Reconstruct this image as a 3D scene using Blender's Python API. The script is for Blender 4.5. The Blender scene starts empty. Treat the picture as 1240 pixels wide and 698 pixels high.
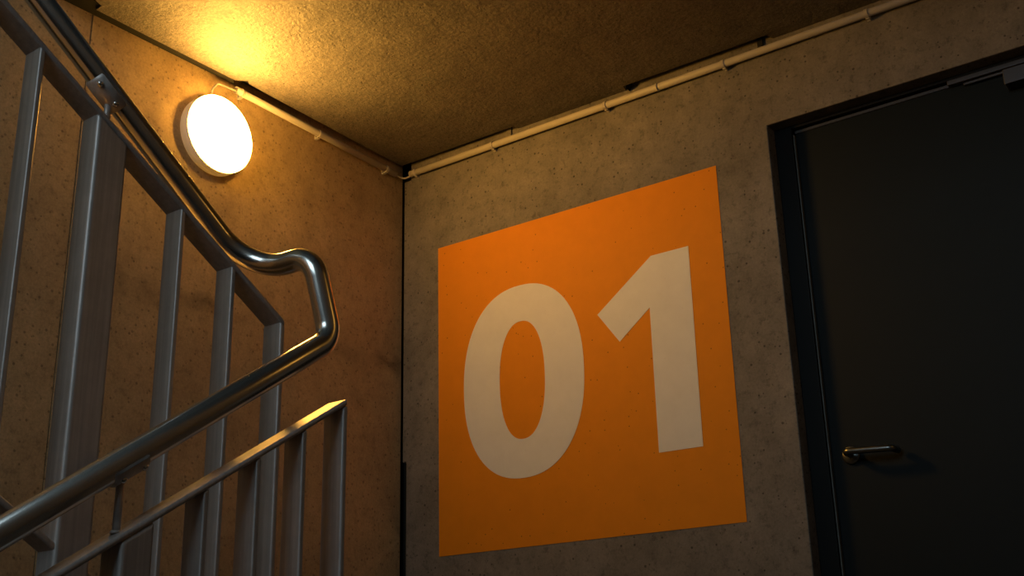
import bpy, bmesh, math, random
from mathutils import Vector, Matrix

scene = bpy.context.scene
COL = scene.collection
random.seed(4)

# ------------------------------------------------------------------ camera
CAM_LOC = Vector((2.826, -3.202, -0.554))
Rv = Vector((0.8056, 0.5920, -0.0233)); Fv = Vector((-0.5531, 0.7656, 0.3288))
cam_d = bpy.data.cameras.new('camera')
cam_d.sensor_width = 36.0
cam_d.lens = 41.863
cam_d.clip_start = 0.05
cam = bpy.data.objects.new('camera', cam_d)
COL.objects.link(cam)
Fv.normalize(); Rv = (Rv - Fv * Rv.dot(Fv)).normalized(); Uv = Rv.cross(Fv)
M4 = Matrix((Rv, Uv, -Fv)).transposed().to_4x4()
M4.translation = CAM_LOC
cam.matrix_world = M4
scene.camera = cam

# ------------------------------------------------------------------ light, exposure
LAMP_COLOR = (1.0, 0.485, 0.075)
LAMP_POWER = 108.0
DAY_COLOR = (0.70, 0.94, 1.06)
DAY_POWER = 2.6
w = bpy.data.worlds.new('world'); scene.world = w
w.use_nodes = True
w.node_tree.nodes['Background'].inputs[0].default_value = (0.55, 0.75, 1.0, 1)
w.node_tree.nodes['Background'].inputs[1].default_value = 0.02
vs = scene.view_settings
vs.view_transform = 'Standard'; vs.look = 'None'; vs.gamma = 1.0
vs.use_curve_mapping = False
vs.exposure = 0.0

# ------------------------------------------------------------------ materials
def new_mat(name):
    m = bpy.data.materials.new(name); m.use_nodes = True
    nt = m.node_tree
    return m, nt, nt.nodes['Principled BSDF']

def nd(nt, kind, **kw):
    n = nt.nodes.new(kind)
    for k, v in kw.items():
        if k in n.inputs.keys(): n.inputs[k].default_value = v
        else: setattr(n, k, v)
    return n

def ramp(nt, src, stops):
    r = nt.nodes.new('ShaderNodeValToRGB')
    el = r.color_ramp.elements
    while len(el) < len(stops): el.new(0.5)
    for e, (p, c) in zip(el, stops):
        e.position = p
        e.color = (c, c, c, 1) if not isinstance(c, tuple) else (*c, 1)
    nt.links.new(src, r.inputs[0])
    return r.outputs[0]

def mult(nt, a, b, f=1.0):
    m = nt.nodes.new('ShaderNodeMix'); m.data_type = 'RGBA'; m.blend_type = 'MULTIPLY'
    m.inputs[0].default_value = f
    nt.links.new(a, m.inputs[6]); nt.links.new(b, m.inputs[7])
    return m.outputs[2]

def concrete(name, base, rough=0.85, cloud=0.35, pore=0.6, grain=0.12, bump=0.25, bump_scale=55.0, stain=False, spec=0.3, pore_scale=62.0, dist=0.004, rolling=0.0):
    m, nt, b = new_mat(name)
    L = nt.links
    tc = nd(nt, 'ShaderNodeTexCoord').outputs['Object']
    def noise(scale, detail=4.0, rough_=0.6):
        n = nd(nt, 'ShaderNodeTexNoise', Scale=scale, Detail=detail, Roughness=rough_)
        L.new(tc, n.inputs['Vector']); return n.outputs['Fac']
    c1 = ramp(nt, noise(2.1, 5, .62), [(0.32, 1 - cloud), (0.68, 1 + cloud * .0)])
    c2 = ramp(nt, noise(11.0, 5, .7), [(0.33, 1 - cloud * .7), (0.62, 1.0)])
    c5 = ramp(nt, noise(38.0, 4, .75), [(0.34, 1 - cloud * .9), (0.47, 1.0)])
    c3 = ramp(nt, noise(130.0, 3, .7), [(0.3, 1 - grain * 2), (0.7, 1.0)])
    vo = nd(nt, 'ShaderNodeTexVoronoi', Scale=pore_scale, Randomness=1.0)
    L.new(tc, vo.inputs['Vector'])
    # pores of different size: only some cells carry one
    sep = nd(nt, 'ShaderNodeSeparateColor'); L.new(vo.outputs['Color'], sep.inputs[0])
    mx = nd(nt, 'ShaderNodeMath', operation='MULTIPLY_ADD')
    L.new(sep.outputs[0], mx.inputs[0]); mx.inputs[1].default_value = 0.55; mx.inputs[2].default_value = -0.33
    df = nd(nt, 'ShaderNodeMath', operation='SUBTRACT')
    L.new(vo.outputs['Distance'], df.inputs[0]); L.new(mx.outputs[0], df.inputs[1])
    c4 = ramp(nt, df.outputs[0], [(0.0, 1 - pore), (0.07, 1.0)])
    rgb = nd(nt, 'ShaderNodeRGB'); rgb.outputs[0].default_value = (*base, 1)
    col = mult(nt, mult(nt, mult(nt, mult(nt, mult(nt, rgb.outputs[0], c1), c2), c3), c4), c5)
    if stain:
        # damp tide mark that runs along the wall about 0.6 m up
        sx = nd(nt, 'ShaderNodeSeparateXYZ'); L.new(tc, sx.inputs[0])
        wob = nd(nt, 'ShaderNodeMath', operation='MULTIPLY_ADD')
        L.new(noise(5.0, 5, .65), wob.inputs[0]); wob.inputs[1].default_value = 0.20; L.new(sx.outputs['Z'], wob.inputs[2])
        st = ramp(nt, wob.outputs[0], [(0.0, 1.0), (0.685, 1.0), (0.735, 0.52), (0.775, 1.0)])
        brk = ramp(nt, noise(3.7, 3, .5), [(0.42, 0.0), (0.6, 1.0)])
        mm = nt.nodes.new('ShaderNodeMix'); mm.data_type = 'RGBA'; mm.blend_type = 'MULTIPLY'
        L.new(brk, mm.inputs[0]); L.new(col, mm.inputs[6]); L.new(st, mm.inputs[7])
        col = mm.outputs[2]
    L.new(col, b.inputs['Base Color'])
    b.inputs['Roughness'].default_value = rough
    b.inputs['Specular IOR Level'].default_value = spec
    add = nd(nt, 'ShaderNodeMath', operation='MULTIPLY_ADD')
    L.new(noise(bump_scale, 6, .65), add.inputs[0]); add.inputs[1].default_value = 0.6
    roll = nd(nt, 'ShaderNodeMath', operation='MULTIPLY_ADD'); L.new(noise(9.0, 4, .6), roll.inputs[0]); roll.inputs[1].default_value = rolling
    L.new(c4, roll.inputs[2]); L.new(roll.outputs[0], add.inputs[2])
    bp = nd(nt, 'ShaderNodeBump', Strength=bump, Distance=dist)
    L.new(add.outputs[0], bp.inputs['Height']); L.new(bp.outputs[0], b.inputs['Normal'])
    return m

def paint(name, base, rough=0.6, var=0.08, spec=0.3, bump=0.08, metallic=0.0, scale=14.0, specks=0.0):
    m, nt, b = new_mat(name)
    L = nt.links
    tc = nd(nt, 'ShaderNodeTexCoord').outputs['Object']
    n = nd(nt, 'ShaderNodeTexNoise', Scale=scale, Detail=5.0, Roughness=0.65); L.new(tc, n.inputs['Vector'])
    rgb = nd(nt, 'ShaderNodeRGB'); rgb.outputs[0].default_value = (*base, 1)
    col = mult(nt, rgb.outputs[0], ramp(nt, n.outputs['Fac'], [(0.3, 1 - var), (0.7, 1.0)]))
    if specks:
        vo = nd(nt, 'ShaderNodeTexVoronoi', Scale=40.0); L.new(tc, vo.inputs['Vector'])
        sep = nd(nt, 'ShaderNodeSeparateColor'); L.new(vo.outputs['Color'], sep.inputs[0])
        mx = nd(nt, 'ShaderNodeMath', operation='MULTIPLY_ADD')
        L.new(sep.outputs[1], mx.inputs[0]); mx.inputs[1].default_value = 0.6; mx.inputs[2].default_value = -0.52
        df = nd(nt, 'ShaderNodeMath', operation='SUBTRACT')
        L.new(vo.outputs['Distance'], df.inputs[0]); L.new(mx.outputs[0], df.inputs[1])
        col = mult(nt, col, ramp(nt, df.outputs[0], [(0.0, 1 - specks), (0.05, 1.0)]))
    L.new(col, b.inputs['Base Color'])
    b.inputs['Roughness'].default_value = rough; b.inputs['Metallic'].default_value = metallic
    b.inputs['Specular IOR Level'].default_value = spec
    f = nd(nt, 'ShaderNodeTexNoise', Scale=160.0, Detail=4.0); L.new(tc, f.inputs['Vector'])
    bp = nd(nt, 'ShaderNodeBump', Strength=bump, Distance=0.002)
    L.new(f.outputs['Fac'], bp.inputs['Height']); L.new(bp.outputs[0], b.inputs['Normal'])
    return m

def metal(name, base, rough, streak=0.12, stretch=(60.0, 60.0, 1.5), metallic=1.0, spread=0.05):
    m, nt, b = new_mat(name)
    L = nt.links
    tc = nd(nt, 'ShaderNodeTexCoord').outputs['Object']
    mp = nd(nt, 'ShaderNodeMapping'); mp.inputs['Scale'].default_value = stretch; L.new(tc, mp.inputs[0])
    n = nd(nt, 'ShaderNodeTexNoise', Scale=2.0, Detail=5.0, Roughness=0.6); L.new(mp.outputs[0], n.inputs['Vector'])
    n2 = nd(nt, 'ShaderNodeTexNoise', Scale=24.0, Detail=4.0, Roughness=0.7); L.new(tc, n2.inputs['Vector'])
    rgb = nd(nt, 'ShaderNodeRGB'); rgb.outputs[0].default_value = (*base, 1)
    col = mult(nt, mult(nt, rgb.outputs[0], ramp(nt, n.outputs['Fac'], [(0.3, 1 - streak * 2), (0.7, 1.0)])),
               ramp(nt, n2.outputs['Fac'], [(0.3, 1 - streak), (0.65, 1.0)]))
    L.new(col, b.inputs['Base Color'])
    b.inputs['Metallic'].default_value = metallic
    mr = nd(nt, 'ShaderNodeMapRange'); L.new(n.outputs['Fac'], mr.inputs[0])
    mr.inputs[3].default_value = max(0.05, rough - spread); mr.inputs[4].default_value = rough + spread
    L.new(mr.outputs[0], b.inputs['Roughness'])
    return m

def emit(name, color, strength):
    m, nt, b = new_mat(name)
    b.inputs['Base Color'].default_value = (0.8, 0.8, 0.8, 1)
    b.inputs['Emission Color'].default_value = (*color, 1)
    b.inputs['Emission Strength'].default_value = strength
    return m

def graded_lamp(name, color, strength, centre, radius):
    # opal diffuser, emission graded up to rim and top to steer the wall light
    m, nt, b = new_mat(name)
    L = nt.links
    sp = nd(nt, 'ShaderNodeSeparateXYZ'); L.new(nd(nt, 'ShaderNodeTexCoord').outputs['Object'], sp.inputs[0])
    def math_(op, a, c):
        n = nd(nt, 'ShaderNodeMath', operation=op)
        for i, v in enumerate((a, c)):
            if isinstance(v, (int, float)): n.inputs[i].default_value = v
            else: L.new(v, n.inputs[i])
        return n.outputs[0]
    y = math_('DIVIDE', math_('SUBTRACT', sp.outputs['Y'], centre[0]), radius)
    z = math_('DIVIDE', math_('SUBTRACT', sp.outputs['Z'], centre[1]), radius)
    r2 = math_('ADD', math_('MULTIPLY', y, y), math_('MULTIPLY', z, z))
    ring = math_('ADD', math_('MULTIPLY', math_('MULTIPLY', r2, r2), 0.45), 0.88)
    k = math_('MULTIPLY', ring, math_('ADD', math_('MULTIPLY', z, 0.62), 1.0))
    L.new(math_('MULTIPLY', k, strength), b.inputs['Emission Strength'])
    b.inputs['Base Color'].default_value = (0.8, 0.8, 0.8, 1)
    b.inputs['Emission Color'].default_value = (*color, 1)
    return m

MAT = {
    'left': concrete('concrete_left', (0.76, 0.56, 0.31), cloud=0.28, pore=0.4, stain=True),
    'back': concrete('concrete_back', (0.30, 0.275, 0.245), cloud=0.38, pore=0.6),
    'soffit': concrete('concrete_soffit', (0.23, 0.205, 0.195), rough=0.60, cloud=0.30, pore=0.25, grain=0.3, bump=1.0, bump_scale=70.0, spec=0.6, dist=0.007, rolling=1.2),
    'stair': concrete('concrete_stair', (0.13, 0.125, 0.12), cloud=0.3),
    'shell': concrete('concrete_shell', (0.20, 0.19, 0.18), cloud=0.3),
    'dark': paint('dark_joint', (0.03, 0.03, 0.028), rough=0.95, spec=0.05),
    'orange': paint('orange_paint', (0.80, 0.275, 0.009), rough=0.65, var=0.07, specks=0.6, spec=0.2),
    'white_paint': paint('white_paint', (0.80, 0.79, 0.76), rough=0.65, var=0.06, specks=0.15, spec=0.2),
    'pvc': paint('grey_plastic', (0.52, 0.49, 0.47), rough=0.45, var=0.08, bump=0.02),
    'cable': paint('pale_cable', (0.55, 0.53, 0.50), rough=0.5, var=0.06, bump=0.02),
    'housing': emit('lamp_housing', LAMP_COLOR, 0.20),
    'galv': metal('galvanised_steel', (0.70, 0.63, 0.60), 0.43, streak=0.14, metallic=0.4),
    'inox': metal('brushed_steel', (0.80, 0.76, 0.72), 0.23, streak=0.03, stretch=(1.5, 1.5, 1.5), spread=0.02),
    'door': paint('dark_door_paint', (0.0045, 0.0085, 0.0105), rough=0.55, var=0.12, spec=0.2),
    'frame': paint('dark_frame_paint', (0.006, 0.006, 0.006), rough=0.5, var=0.1, spec=0.2),
    'edge_grey': paint('grey_edge', (0.16, 0.16, 0.15), rough=0.45, var=0.05),
    'closer': paint('closer_metal', (0.10, 0.10, 0.11), rough=0.4, var=0.06, metallic=0.6),
    'handle': metal('handle_steel', (0.28, 0.30, 0.30), 0.32, streak=0.04, stretch=(20, 20, 20)),
    'glow': graded_lamp('lamp_glow', LAMP_COLOR, LAMP_POWER, (-0.943, 1.200), 0.1305),
    'glow_dim': emit('lamp_glow_dim', LAMP_COLOR, 3.5),
    'sky': emit('daylight_pane', DAY_COLOR, DAY_POWER),
    'winframe': paint('window_frame_paint', (0.25, 0.25, 0.26), rough=0.5),
}

# ------------------------------------------------------------------ mesh helpers
def box(bm, x0, x1, y0, y1, z0, z1):
    v = [bm.verts.new((x, y, z)) for x in (x0, x1) for y in (y0, y1) for z in (z0, z1)]
    for f in ((0, 1, 3, 2), (4, 6, 7, 5), (0, 4, 5, 1), (2, 3, 7, 6), (0, 2, 6, 4), (1, 5, 7, 3)):
        bm.faces.new([v[i] for i in f])

def prism_x(bm, pts, x0, x1):            # outline in (y, z), extruded along x
    a = [bm.verts.new((x0, y, z)) for y, z in pts]; b = [bm.verts.new((x1, y, z)) for y, z in pts]
    n = len(pts)
    bm.faces.new(a[::-1]); bm.faces.new(b)
    for i in range(n): bm.faces.new((a[i], a[(i + 1) % n], b[(i + 1) % n], b[i]))

def prism_y(bm, pts, y0, y1):            # outline in (x, z), extruded along y
    a = [bm.verts.new((x, y0, z)) for x, z in pts]; b = [bm.verts.new((x, y1, z)) for x, z in pts]
    n = len(pts)
    bm.faces.new(a); bm.faces.new(b[::-1])
    for i in range(n): bm.faces.new((a[i], b[i], b[(i + 1) % n], a[(i + 1) % n]))

def prism_z(bm, pts, z0, z1):            # outline in (x, y), extruded along z
    a = [bm.verts.new((x, y, z0)) for x, y in pts]; b = [bm.verts.new((x, y, z1)) for x, y in pts]
    n = len(pts)
    bm.faces.new(a[::-1]); bm.faces.new(b)
    for i in range(n): bm.faces.new((a[i], a[(i + 1) % n], b[(i + 1) % n], b[i]))

def frames(path):
    T = []
    for i in range(len(path)):
        a = path[max(i - 1, 0)]; b = path[min(i + 1, len(path) - 1)]
        T.append((b - a).normalized())
    up = Vector((0, 0, 1)) if abs(T[0].z) < 0.9 else Vector((1, 0, 0))
    N = [(up - T[0] * up.dot(T[0])).normalized()]
    for i in range(1, len(path)):
        N.append((T[i - 1].rotation_difference(T[i]) @ N[-1]).normalized())
    return T, N

def tube(bm, path, r, seg=24, cap=True, inner=None):
    path = [Vector(p) for p in path]
    T, N = frames(path)
    def rings(rad):
        out = []
        for p, t, n in zip(path, T, N):
            b = t.cross(n)
            out.append([bm.verts.new(p + (n * math.cos(2 * math.pi * k / seg) + b * math.sin(2 * math.pi * k / seg)) * rad) for k in range(seg)])
        return out
    def skin(R, flip):
        for i in range(len(R) - 1):
            for k in range(seg):
                q = (R[i][k], R[i][(k + 1) % seg], R[i + 1][(k + 1) % seg], R[i + 1][k])
                f = bm.faces.new(q[::-1] if flip else q); f.smooth = True
    R = rings(r); skin(R, False)
    if inner:
        Q = rings(inner); skin(Q, True)
        for e in (0, -1):
            for k in range(seg):
                q = (R[e][k], R[e][(k + 1) % seg], Q[e][(k + 1) % seg], Q[e][k])
                bm.faces.new(q[::-1] if e == 0 else q)
    elif cap:
        bm.faces.new(R[0][::-1]); bm.faces.new(R[-1])

def fillet(pts, radii, n=12):
    pts = [Vector(p) for p in pts]
    out = [pts[0]]
    for i in range(1, len(pts) - 1):
        p = pts[i]; a = (pts[i - 1] - p).normalized(); b = (pts[i + 1] - p).normalized()
        ang = a.angle(b); r = radii[i - 1]
        d = r / math.tan(ang / 2)
        c = p + (a + b).normalized() * (r / math.sin(ang / 2))
        s = p + a * d - c; e = p + b * d - c
        for k in range(n + 1):
            out.append(c + s.slerp(e, k / n).normalized() * r)
    out.append(pts[-1])
    return out

def revolve(bm, prof, centre, axis, seg=48):   # profile of (radius, height along axis)
    axis = Vector(axis).normalized()
    u = axis.orthogonal().normalized(); v = axis.cross(u)
    c = Vector(centre); R = []
    for r, h in prof:
        if r < 1e-6: R.append([bm.verts.new(c + axis * h)])
        else: R.append([bm.verts.new(c + axis * h + (u * math.cos(2 * math.pi * k / seg) + v * math.sin(2 * math.pi * k / seg)) * r) for k in range(seg)])
    for a, b in zip(R, R[1:]):
        for k in range(seg):
            k2 = (k + 1) % seg
            if len(a) == 1 and len(b) == 1: continue
            if len(b) == 1: f = bm.faces.new((a[k], a[k2], b[0]))
            elif len(a) == 1: f = bm.faces.new((a[0], b[k2], b[k]))
            else: f = bm.faces.new((a[k], a[k2], b[k2], b[k]))
            f.smooth = True

def obj(name, bm, mat, parent=None, bevel=0.0, seg=2):
    bmesh.ops.recalc_face_normals(bm, faces=bm.faces[:])
    me = bpy.data.meshes.new(name); bm.to_mesh(me); bm.free()
    me.materials.append(MAT[mat])
    o = bpy.data.objects.new(name, me); COL.objects.link(o)
    if parent is not None:
        o.parent = parent
        o.matrix_parent_inverse = Matrix.Translation(parent.location).inverted()
    if bevel:
        for p in me.polygons: p.use_smooth = True
        b = o.modifiers.new('bevel', 'BEVEL'); b.width = bevel; b.segments = seg
        b.harden_normals = True; b.limit_method = 'ANGLE'; b.angle_limit = math.radians(40)
    return o

def struct(name, bm, mat, parent=None, **k):
    o = obj(name, bm, mat, parent, **k)
    if parent is None: o['kind'] = 'structure'
    return o

def thing(name, label, cat, loc, group=None):
    o = bpy.data.objects.new(name, None); COL.objects.link(o)
    o.location = loc; o.empty_display_size = 0.1
    o['label'] = label; o['category'] = cat
    if group: o['group'] = group
    return o

def tag(o, label, cat, group=None):
    o['label'] = label; o['category'] = cat
    if group: o['group'] = group
    return o

BM = bmesh.new

# ------------------------------------------------------------------ setting
ZC = 1.428                 # soffit above the landing
ZL = -0.96                 # landing floor
ZG = -2.66                 # lower floor
TOP = 4.0
XR = 3.45; YF = -5.3

# back wall (y = 0) with the door opening
DX0, DX1, DZ = 1.514, 2.53, 1.136
bm = BM()
prism_y(bm, [
    (0.024, ZG - .2), (DX0, ZG - .2), (DX0, DZ), (DX1, DZ), (DX1, ZG - .2), (XR, ZG - .2), (XR, 1.80),
    (0.040, 1.80), (0.040, 1.372), (0.006, 1.372), (0.006, 0.268), (0.024, 0.268)], 0.0, 0.28)
struct('wall_back', bm, 'back', bevel=0.004, seg=1)

# left wall (x = 0): two cast lifts with an open joint between them
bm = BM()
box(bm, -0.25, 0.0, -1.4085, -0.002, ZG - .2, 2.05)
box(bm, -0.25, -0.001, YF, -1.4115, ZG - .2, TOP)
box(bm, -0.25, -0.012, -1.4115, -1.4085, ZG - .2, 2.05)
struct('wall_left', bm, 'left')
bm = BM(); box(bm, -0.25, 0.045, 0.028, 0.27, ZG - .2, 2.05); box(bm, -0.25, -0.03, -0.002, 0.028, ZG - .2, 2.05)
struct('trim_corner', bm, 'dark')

# soffit slab: stands clear of both walls, edge steps back in two places
bm = BM()
prism_z(bm, [(0.014, -0.028), (0.048, -0.835), (0.062, -0.853), (0.032, -0.880), (0.034, -1.23), (0.037, -1.425), (0.066, -1.428), (0.080, -1.46), (0.080, -1.62),
             (XR - .02, -1.62), (XR - .02, -0.001), (1.564, -0.001), (1.556, -0.033), (1.027, -0.033), (1.019, -0.001), (0.562, -0.001), (0.555, -0.027)][::-1], ZC, ZC + 0.24)
struct('ceiling', bm, 'soffit')
# compressible filler in the open joints above the walls
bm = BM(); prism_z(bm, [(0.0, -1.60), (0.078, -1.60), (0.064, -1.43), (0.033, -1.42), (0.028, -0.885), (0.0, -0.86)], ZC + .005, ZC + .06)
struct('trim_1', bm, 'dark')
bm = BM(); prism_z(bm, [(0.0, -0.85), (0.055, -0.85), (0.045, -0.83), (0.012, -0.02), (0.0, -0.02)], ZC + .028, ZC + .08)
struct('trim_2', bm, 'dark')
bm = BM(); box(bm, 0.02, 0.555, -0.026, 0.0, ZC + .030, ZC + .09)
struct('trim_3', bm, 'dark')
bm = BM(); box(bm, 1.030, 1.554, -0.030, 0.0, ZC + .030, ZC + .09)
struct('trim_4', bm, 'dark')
# wedge and flat strips in the pockets
bm = BM(); prism_y(bm, [(1.030, ZC), (1.034, ZC - .008), (1.050, ZC + .028), (1.030, ZC + .028)], -0.030, -0.001)  # dark colour put in for the shade on the notch cheek
struct('trim_cheek_shade', bm, 'dark')
bm = BM(); box(bm, 1.512, 1.530, -0.006, 0.0, 1.400, ZC + .029)  # narrow dark strip flat on the wall
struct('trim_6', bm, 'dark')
bm = BM(); box(bm, 0.508, 0.530, -0.006, 0.0, 1.400, ZC + .029)
struct('trim_7', bm, 'back')

# landing, flights, shell of the stairwell
ub = lambda y: 0.144 - 0.622 * (y + 1.7067)          # underside of the upper top bar
lb = lambda y: -0.0458 + 0.622 * (y + 1.7215)        # top of the lower top bar
bm = BM(); box(bm, 0.002, XR, -1.66, 0.28, ZL - .22, ZL)
struct('floor', bm, 'stair')
bm = BM(); box(bm, 0.0, XR, YF, -1.66, ZG - .2, ZG)
struct('floor_lower', bm, 'stair')
G, RS = 0.27, 0.168
pts = [(-1.60, ZL)]
y, z = -1.60, ZL
for i in range(10):
    z += RS; pts.append((y, z)); y -= G; pts.append((y, z))
yu, zu = y, z
pts += [(YF, zu), (YF, zu - .2), (yu - .05, zu - .2), (-1.85, ZL)]
bm = BM(); prism_x(bm, pts, 0.003, 1.215)
struct('stair_flight_upper', bm, 'stair')
pts = [(-1.66, ZL)]
y, z = -1.66, ZL
for i in range(9):
    z -= RS; pts.append((y, z)); y -= G; pts.append((y, z))
z -= RS; pts.append((y, z)); zl = z
pts += [(y + .35, zl), (-1.66, ZL - .22)]
bm = BM(); prism_x(bm, pts, 1.32, XR)
struct('stair_flight_lower', bm, 'stair')
bm = BM(); box(bm, XR, XR + .25, YF, 0.28, ZG - .2, TOP); struct('wall_right', bm, 'shell')
WX0, WX1, WZ0, WZ1 = 0.9, 3.0, 1.0, 3.0
bm = BM()
box(bm, -0.25, WX0, YF - .25, YF, ZG - .2, TOP); box(bm, WX1, XR + .25, YF - .25, YF, ZG - .2, TOP)
box(bm, WX0, WX1, YF - .25, YF, ZG - .2, WZ0); box(bm, WX0, WX1, YF - .25, YF, WZ1, TOP)
struct('wall_front', bm, 'shell')
bm = BM(); box(bm, -0.25, XR + .25, YF - .25, 0.28, TOP, TOP + .2); struct('ceiling_upper', bm, 'shell')
bm = BM(); box(bm, -0.25, XR + .25, -0.002, 0.28, 1.80, TOP); struct('wall_back_upper', bm, 'shell')
bm = BM()
t = 0.06
for a in ((WX0, WX0 + t, WZ0, WZ1), (WX1 - t, WX1, WZ0, WZ1), (WX0 + t, WX1 - t, WZ0, WZ0 + t), (WX0 + t, WX1 - t, WZ1 - t, WZ1), (1.92, 1.98, WZ0 + t, WZ1 - t)):
    box(bm, a[0], a[1], YF - .16, YF - .08, a[2], a[3])
win = struct('window_1', bm, 'winframe')
for xa, xb in ((WX0 + t, 1.92), (1.98, WX1 - t)):
    bm = BM(); box(bm, xa, xb, YF - .125, YF - .115, WZ0 + t, WZ1 - t)
    obj('pane', bm, 'sky', win)

# door: frame, leaf, lever handle, closer
YD = 0.066
bm = BM()
box(bm, DX0, 1.572, 0.050, 0.16, ZL, DZ); box(bm, 2.47, DX1, 0.050, 0.16, ZL, DZ); box(bm, 1.572, 2.47, 0.050, 0.16, DZ - .012, DZ)
door = struct('door_1', bm, 'frame', bevel=0.003)
bm = BM(); box(bm, 1.577, 2.465, YD, YD + .05, ZL + .005, DZ - .016)
leaf = obj('door_leaf', bm, 'door', door, bevel=0.004)
bm = BM(); box(bm, 1.577, 2.465, YD - .004, YD + .004, DZ - .026, DZ - .016)  # grey strip along the top of the leaf, paler than the door
obj('head_strip', bm, 'closer', door, bevel=0.001)
bm = BM(); box(bm, 1.5725, 1.5765, YD - .010, YD + .02, ZL + .01, DZ - .030)  # thin strip down the left edge of the leaf, paler than the door
obj('edge_strip', bm, 'edge_grey', door, bevel=0.001)
bm = BM()
hx, hz = 1.636, 0.084
revolve(bm, [(0.0, 0.0), (0.026, 0.0), (0.026, 0.006), (0.023, 0.009), (0.0, 0.009)], (hx, YD, hz), (0, -1, 0), 36)
rose = obj('handle_rose', bm, 'handle', leaf)
bm = BM()
tube(bm, fillet([(hx, YD - .006, hz), (hx, YD - .052, hz + .003), (hx + .132, YD - .050, hz - .004), (hx + .138, YD - .016, hz - .006)], [0.014, 0.014], 8), 0.0095, 16)
obj('door_handle', bm, 'handle', leaf)
bm = BM(); box(bm, 2.057, 2.50, YD - .022, YD, 1.108, 1.1225)
obj('closer_track', bm, 'closer', door, bevel=0.002)
bm = BM(); box(bm, 2.10, 2.40, YD - .014, YD - .006, 1.098, 1.106)
obj('closer_arm', bm, 'closer', door, bevel=0.002)
bm = BM(); box(bm, 2.215, 2.44, YD - .050, YD, 1.045, 1.092)
obj('closer_body', bm, 'closer', leaf, bevel=0.003)

# ------------------------------------------------------------------ painted number sign
sign = thing('number_sign', 'large orange square with white 01 on the grey concrete wall', 'sign', (0.754, 0.0, -0.078))
SX0, SX1, SZ0, SZ1 = 0.1786, 1.3289, -0.0779, 1.0521
bm = BM(); box(bm, SX0, SX1, -0.0015, 0.0, SZ0, SZ1)
obj('sign_field', bm, 'orange', sign)
def ring_pts(cx, cz, a, b, n, seg=96):
    out = []
    for k in range(seg):
        t = 2 * math.pi * k / seg; c, s = math.cos(t), math.sin(t)
        out.append((cx + a * math.copysign(abs(c) ** (2 / n), c), cz + b * math.copysign(abs(s) ** (2 / n), s)))
    return out
bm = BM()
o_ = ring_pts(0.5465, 0.4850, 0.2515, 0.3375, 2.27); i_ = ring_pts(0.5468, 0.4848, 0.0950, 0.2066, 2.25)
y0, y1 = -0.0027, -0.0013
lay = [[bm.verts.new((x, yy, z)) for x, z in L] for yy in (y0, y1) for L in (o_, i_)]
n = len(o_)
for k in range(n):
    k2 = (k + 1) % n
    bm.faces.new((lay[0][k], lay[0][k2], lay[1][k2], lay[1][k]))
    bm.faces.new((lay[2][k], lay[3][k], lay[3][k2], lay[2][k2]))
    bm.faces.new((lay[0][k], lay[2][k], lay[2][k2], lay[0][k2]))
    bm.faces.new((lay[1][k], lay[1][k2], lay[3][k2], lay[3][k]))
obj('digit_zero', bm, 'white_paint', sign)
bm = BM()
prism_y(bm, [(1.2100, 0.8055), (1.2085, 0.1600), (1.0570, 0.1612), (1.0570, 0.6320), (0.9390, 0.5405), (0.8596, 0.6485), (1.0730, 0.8050)], y0, y1)
obj('digit_one', bm, 'white_paint', sign)

# ------------------------------------------------------------------ round wall lamp
LY, LZ, LR = -0.943, 1.200, 0.1315
def round_lamp(label, centre, axis, glow):
    root = thing('wall_lamp', label, 'lamp', centre)
    bm = BM()
    revolve(bm, [(0.0, 0.0), (0.118, 0.0), (0.122, 0.006), (LR, 0.012), (LR + .0005, 0.046), (LR - .002, 0.050), (0.0, 0.050)], centre, axis, 72)
    obj('housing', bm, 'housing', root)
    bm = BM()
    ang = math.radians(36); Rd = (LR - .001) / math.sin(ang)
    prof = [(0.0, 0.0501), (LR - .001, 0.0501)] + [(Rd * math.sin(ang * (1 - k / 14)), 0.052 + Rd * (math.cos(ang * (1 - k / 14)) - math.cos(ang))) for k in range(15)]
    prof[-1] = (0.0, prof[-1][1])
    revolve(bm, prof, centre, axis, 72)
    obj('diffuser', bm, glow, root)
round_lamp('round lit wall lamp with white diffuser glowing on the left wall', (0.0, LY, LZ), (1, 0, 0), 'glow')
round_lamp('added dim round lamp, unseen, on the right wall opposite the railings', (XR, -0.62, 1.16), (-1, 0, 0), 'glow_dim')  # lamp added out of view to give the metal its warm glints

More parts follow.
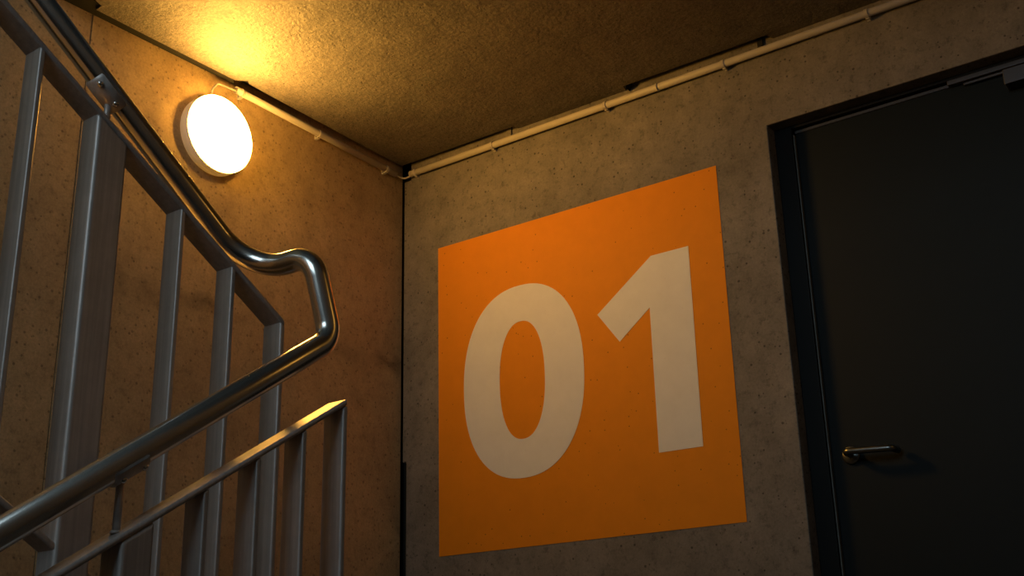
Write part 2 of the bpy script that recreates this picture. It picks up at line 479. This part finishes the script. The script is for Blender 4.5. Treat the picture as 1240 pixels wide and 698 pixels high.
# ------------------------------------------------------------------ conduits and cables
PR = 0.0122
def conduit(label, a, b, along, clips, couplers=()):
    a = Vector(a); b = Vector(b)
    root = thing('conduit_pipe', label, 'pipe', (a + b) / 2)
    bm = BM(); tube(bm, [a, a.lerp(b, .5), b], PR, 20, inner=PR - .002)
    obj('pipe', bm, 'pvc', root)
    d = (b - a).normalized()
    out = Vector((0, -1, 0)) if along == 'x' else Vector((1, 0, 0))      # away from the wall
    wall = (a.y if along == 'x' else a.x)
    for c in clips:
        t = (c - (a.x if along == 'x' else a.y)) / ((b.x - a.x) if along == 'x' else (b.y - a.y))
        p = a.lerp(b, t); dn = Vector((0, 0, -1))
        bm = BM()
        # spring clip: an open ring around the pipe, on a short foot screwed to the wall
        r0, r1, hw = PR, PR + .0022, 0.0055
        ringv = []
        for k in range(15):
            th = math.radians(-125 + 250 * k / 14)
            e = out * math.cos(th) * 1.0 + dn * math.sin(th)
            ringv.append([bm.verts.new(p + e * r + d * s) for r, s in ((r0, -hw), (r1, -hw), (r1, hw), (r0, hw))])
        for q, r in zip(ringv, ringv[1:]):
            for j in range(4): bm.faces.new((q[j], q[(j + 1) % 4], r[(j + 1) % 4], r[j]))
        bm.faces.new(ringv[0]); bm.faces.new(ringv[-1][::-1])
        dist = abs(wall)
        f0 = p - out * dist
        def blk(u0, u1, v0, v1, s):
            v = [bm.verts.new(f0 + out * u + dn * vv + d * ss) for u in (u0, u1) for vv in (v0, v1) for ss in (-s, s)]
            for f in ((0, 1, 3, 2), (4, 6, 7, 5), (0, 4, 5, 1), (2, 3, 7, 6), (0, 2, 6, 4), (1, 5, 7, 3)): bm.faces.new([v[i] for i in f])
        blk(0.0, 0.006, -.010, .019, .0055)
        blk(0.006, 0.018, PR + .001, PR + .0055, .0055)
        obj('pipe_clip', bm, 'pvc', root)
    for c in couplers:
        t = (c - a.x) / (b.x - a.x); p = a.lerp(b, t)
        bm = BM(); tube(bm, [p - d * .004, p + d * .004], PR + .0014, 20)
        obj('coupling_ring', bm, 'pvc', root)
    return root
conduit('pale plastic conduit pipe clipped along the back wall above the orange sign', (0.0553, -0.0190, 1.3850), (3.30, -0.0190, 1.3930), 'x',
        [0.082, 0.4534, 0.9438, 1.395, 1.8748, 2.36], [1.1505, 2.10])
conduit('short pale conduit pipe on the left wall running from lamp to corner', (0.0190, -0.8665, 1.4040), (0.0190, -0.0640, 1.3805), 'y',
        [-0.838, -0.4754, -0.1187])
bm = BM()
tube(bm, fillet([(0.008, -0.9563, 1.322), (0.012, -0.9570, 1.372), (0.014, -0.938, 1.399), (0.016, -0.895, 1.400), (0.019, -0.850, 1.4035)], [.02, .016, .03], 8), 0.0036, 12)
tag(obj('lamp_cable', bm, 'cable'), 'thin pale cable curving from lamp top into the left conduit', 'cable')
bm = BM()
tube(bm, fillet([(0.019, -0.080, 1.3810), (0.021, -0.045, 1.3745), (0.032, -0.026, 1.3700), (0.060, -0.018, 1.3780), (0.085, -0.019, 1.3851)], [.04, .018, .04], 8), 0.0034, 12)
tag(obj('corner_cable', bm, 'cable'), 'thin pale cable sagging across the corner between both conduits', 'cable')

# ------------------------------------------------------------------ railings
TH = 0.012
def flat_bar(bm, f, x0, x1, ya, yb, below, above):
    prism_x(bm, [(ya, f(ya) - below), (ya, f(ya) + above), (yb, f(yb) + above), (yb, f(yb) - below)], x0, x1)

def railing(label, x0, x1, f, below, above, yend, balusters, post_y, post_d, ylast, foot):
    root = thing('stair_railing', label, 'railing', ((x0 + x1) / 2, yend, foot(yend)))
    bm = BM(); flat_bar(bm, f, x0, x1, yend + TH, ylast, below, above)
    obj('top_bar', bm, 'galv', root, bevel=0.005, seg=4)
    drop = 0.735
    g = lambda y: f(y) - drop
    bm = BM(); flat_bar(bm, g, x0 + .003, x1 - .003, yend, ylast, 0.0, 0.013)
    obj('bottom_bar', bm, 'galv', root, bevel=0.004, seg=3)
    bm = BM(); prism_x(bm, [(yend, foot(yend)), (yend + TH, foot(yend + TH)), (yend + TH, f(yend + TH) - below), (yend, f(yend) - below)], x0, x1)
    obj('end_post', bm, 'galv', root, bevel=0.004, seg=3)
    for y in balusters:
        bm = BM(); prism_x(bm, [(y, g(y) + .012), (y + .010, g(y + .010) + .012), (y + .010, f(y + .010) - below), (y, f(y) - below)], x0 + .003, x1 - .001)
        obj('baluster', bm, 'galv', root, bevel=0.003, seg=3)
    bm = BM(); prism_x(bm, [(post_y, foot(post_y)), (post_y + post_d, foot(post_y + post_d)), (post_y + post_d, f(post_y + post_d) - below + .001), (post_y, f(post_y) - below + .001)], x0, x1)
    obj('post', bm, 'galv', root, bevel=0.007, seg=4)
    return root
step_u = lambda y: ZL + RS * max(0, math.ceil((-1.60 - y) / G))
step_l = lambda y: ZL - RS * max(0, math.ceil((-1.66 - y) / G))
railing('flat steel stair railing rising beside the left wall beyond the handrail', 1.150, 1.200, ub, 0.0, TH, -1.7067,
        [-1.8315, -1.9539, -2.2585, -2.380, -2.502, -2.624, -2.746, -2.868, -2.990], -2.1400, 0.064, -3.11, lambda y: step_u(y) if y < -1.62 else ZL)
railing('lower flat steel stair railing in front, below the bent handrail', 1.335, 1.385, lb, TH, 0.0, -1.7215,
        [-1.8157, -1.9143, -2.0160, -2.262, -2.362, -2.462, -2.562, -2.662, -2.762, -2.862], -2.1573, 0.056, -2.98, lambda y: step_l(y) if y < -1.66 else ZL)

# ------------------------------------------------------------------ continuous tubular handrail
A = Vector((1.175, -1.7673, 0.2270)); B = Vector((1.342, -1.7673, 0.2270)); Cc = Vector((1.360, -1.7332, 0.0687))
du = Vector((0, -0.4899, 0.3581)).normalized(); dl = Vector((0, -0.5934, -0.3986)).normalized()
rail = thing('handrail', 'bent round brushed steel handrail joining the two stair railings', 'handrail', (1.36, -1.7332, 0.0687))
HR = 0.0212
path = fillet([A + du * 1.55, A, B, Cc, Cc + dl * 1.45], [0.10, 0.050, 0.050], 14)
bm = BM(); tube(bm, path, HR, 40)
obj('rail_tube', bm, 'inox', rail)
def bracket(p, d, base):
    # half saddle under the tube with two screws, on a short stem from the post
    d = d.normalized(); side = Vector((1, 0, 0)); dn = d.cross(side)
    if dn.z > 0: dn = -dn
    bm = BM(); rows = []
    for s in (-.034, -.030, .030, .034):
        rr = HR + (.0004 if abs(s) > .032 else .0050)
        rows.append([bm.verts.new(p + d * s + (dn * math.cos(math.radians(t)) + side * math.sin(math.radians(t))) * rr) for t in range(-70, 71, 10)])
    for a, b in zip(rows, rows[1:]):
        for k in range(len(a) - 1):
            f = bm.faces.new((a[k], a[k + 1], b[k + 1], b[k])); f.smooth = True
    br = obj('rail_bracket', bm, 'galv', rail)
    bm = BM(); q = p + dn * (HR + .001)
    tube(bm, [Vector((base.x, base.y, p.z - HR * .8)), base], 0.0060, 16)
    revolve(bm, [(0, 0), (.009, 0), (.009, .003), (.007, .005), (0, .005)], base, (0, 0, 1), 20)
    obj('bracket_stem', bm, 'galv', br)
    for s in (-.021, .021):
        c = p + d * s + (dn * .80 + side * .60).normalized() * (HR + .0044)
        bm = BM(); revolve(bm, [(0.0055, 0.0), (0.0055, 0.002), (0.003, 0.0042), (0.0, 0.0046)], c, (dn * .80 + side * .60), 16)
        obj('screw_head', bm, 'inox', br)
yp = -2.108
tu = (yp - A.y) / du.y; P = A + du * tu
bracket(P, du, Vector((1.175, yp, ub(yp) + TH)))
yp = -2.150
tl = (yp - Cc.y) / dl.y; P = Cc + dl * tl
bracket(P, dl, Vector((1.360, yp, lb(yp) - .002)))
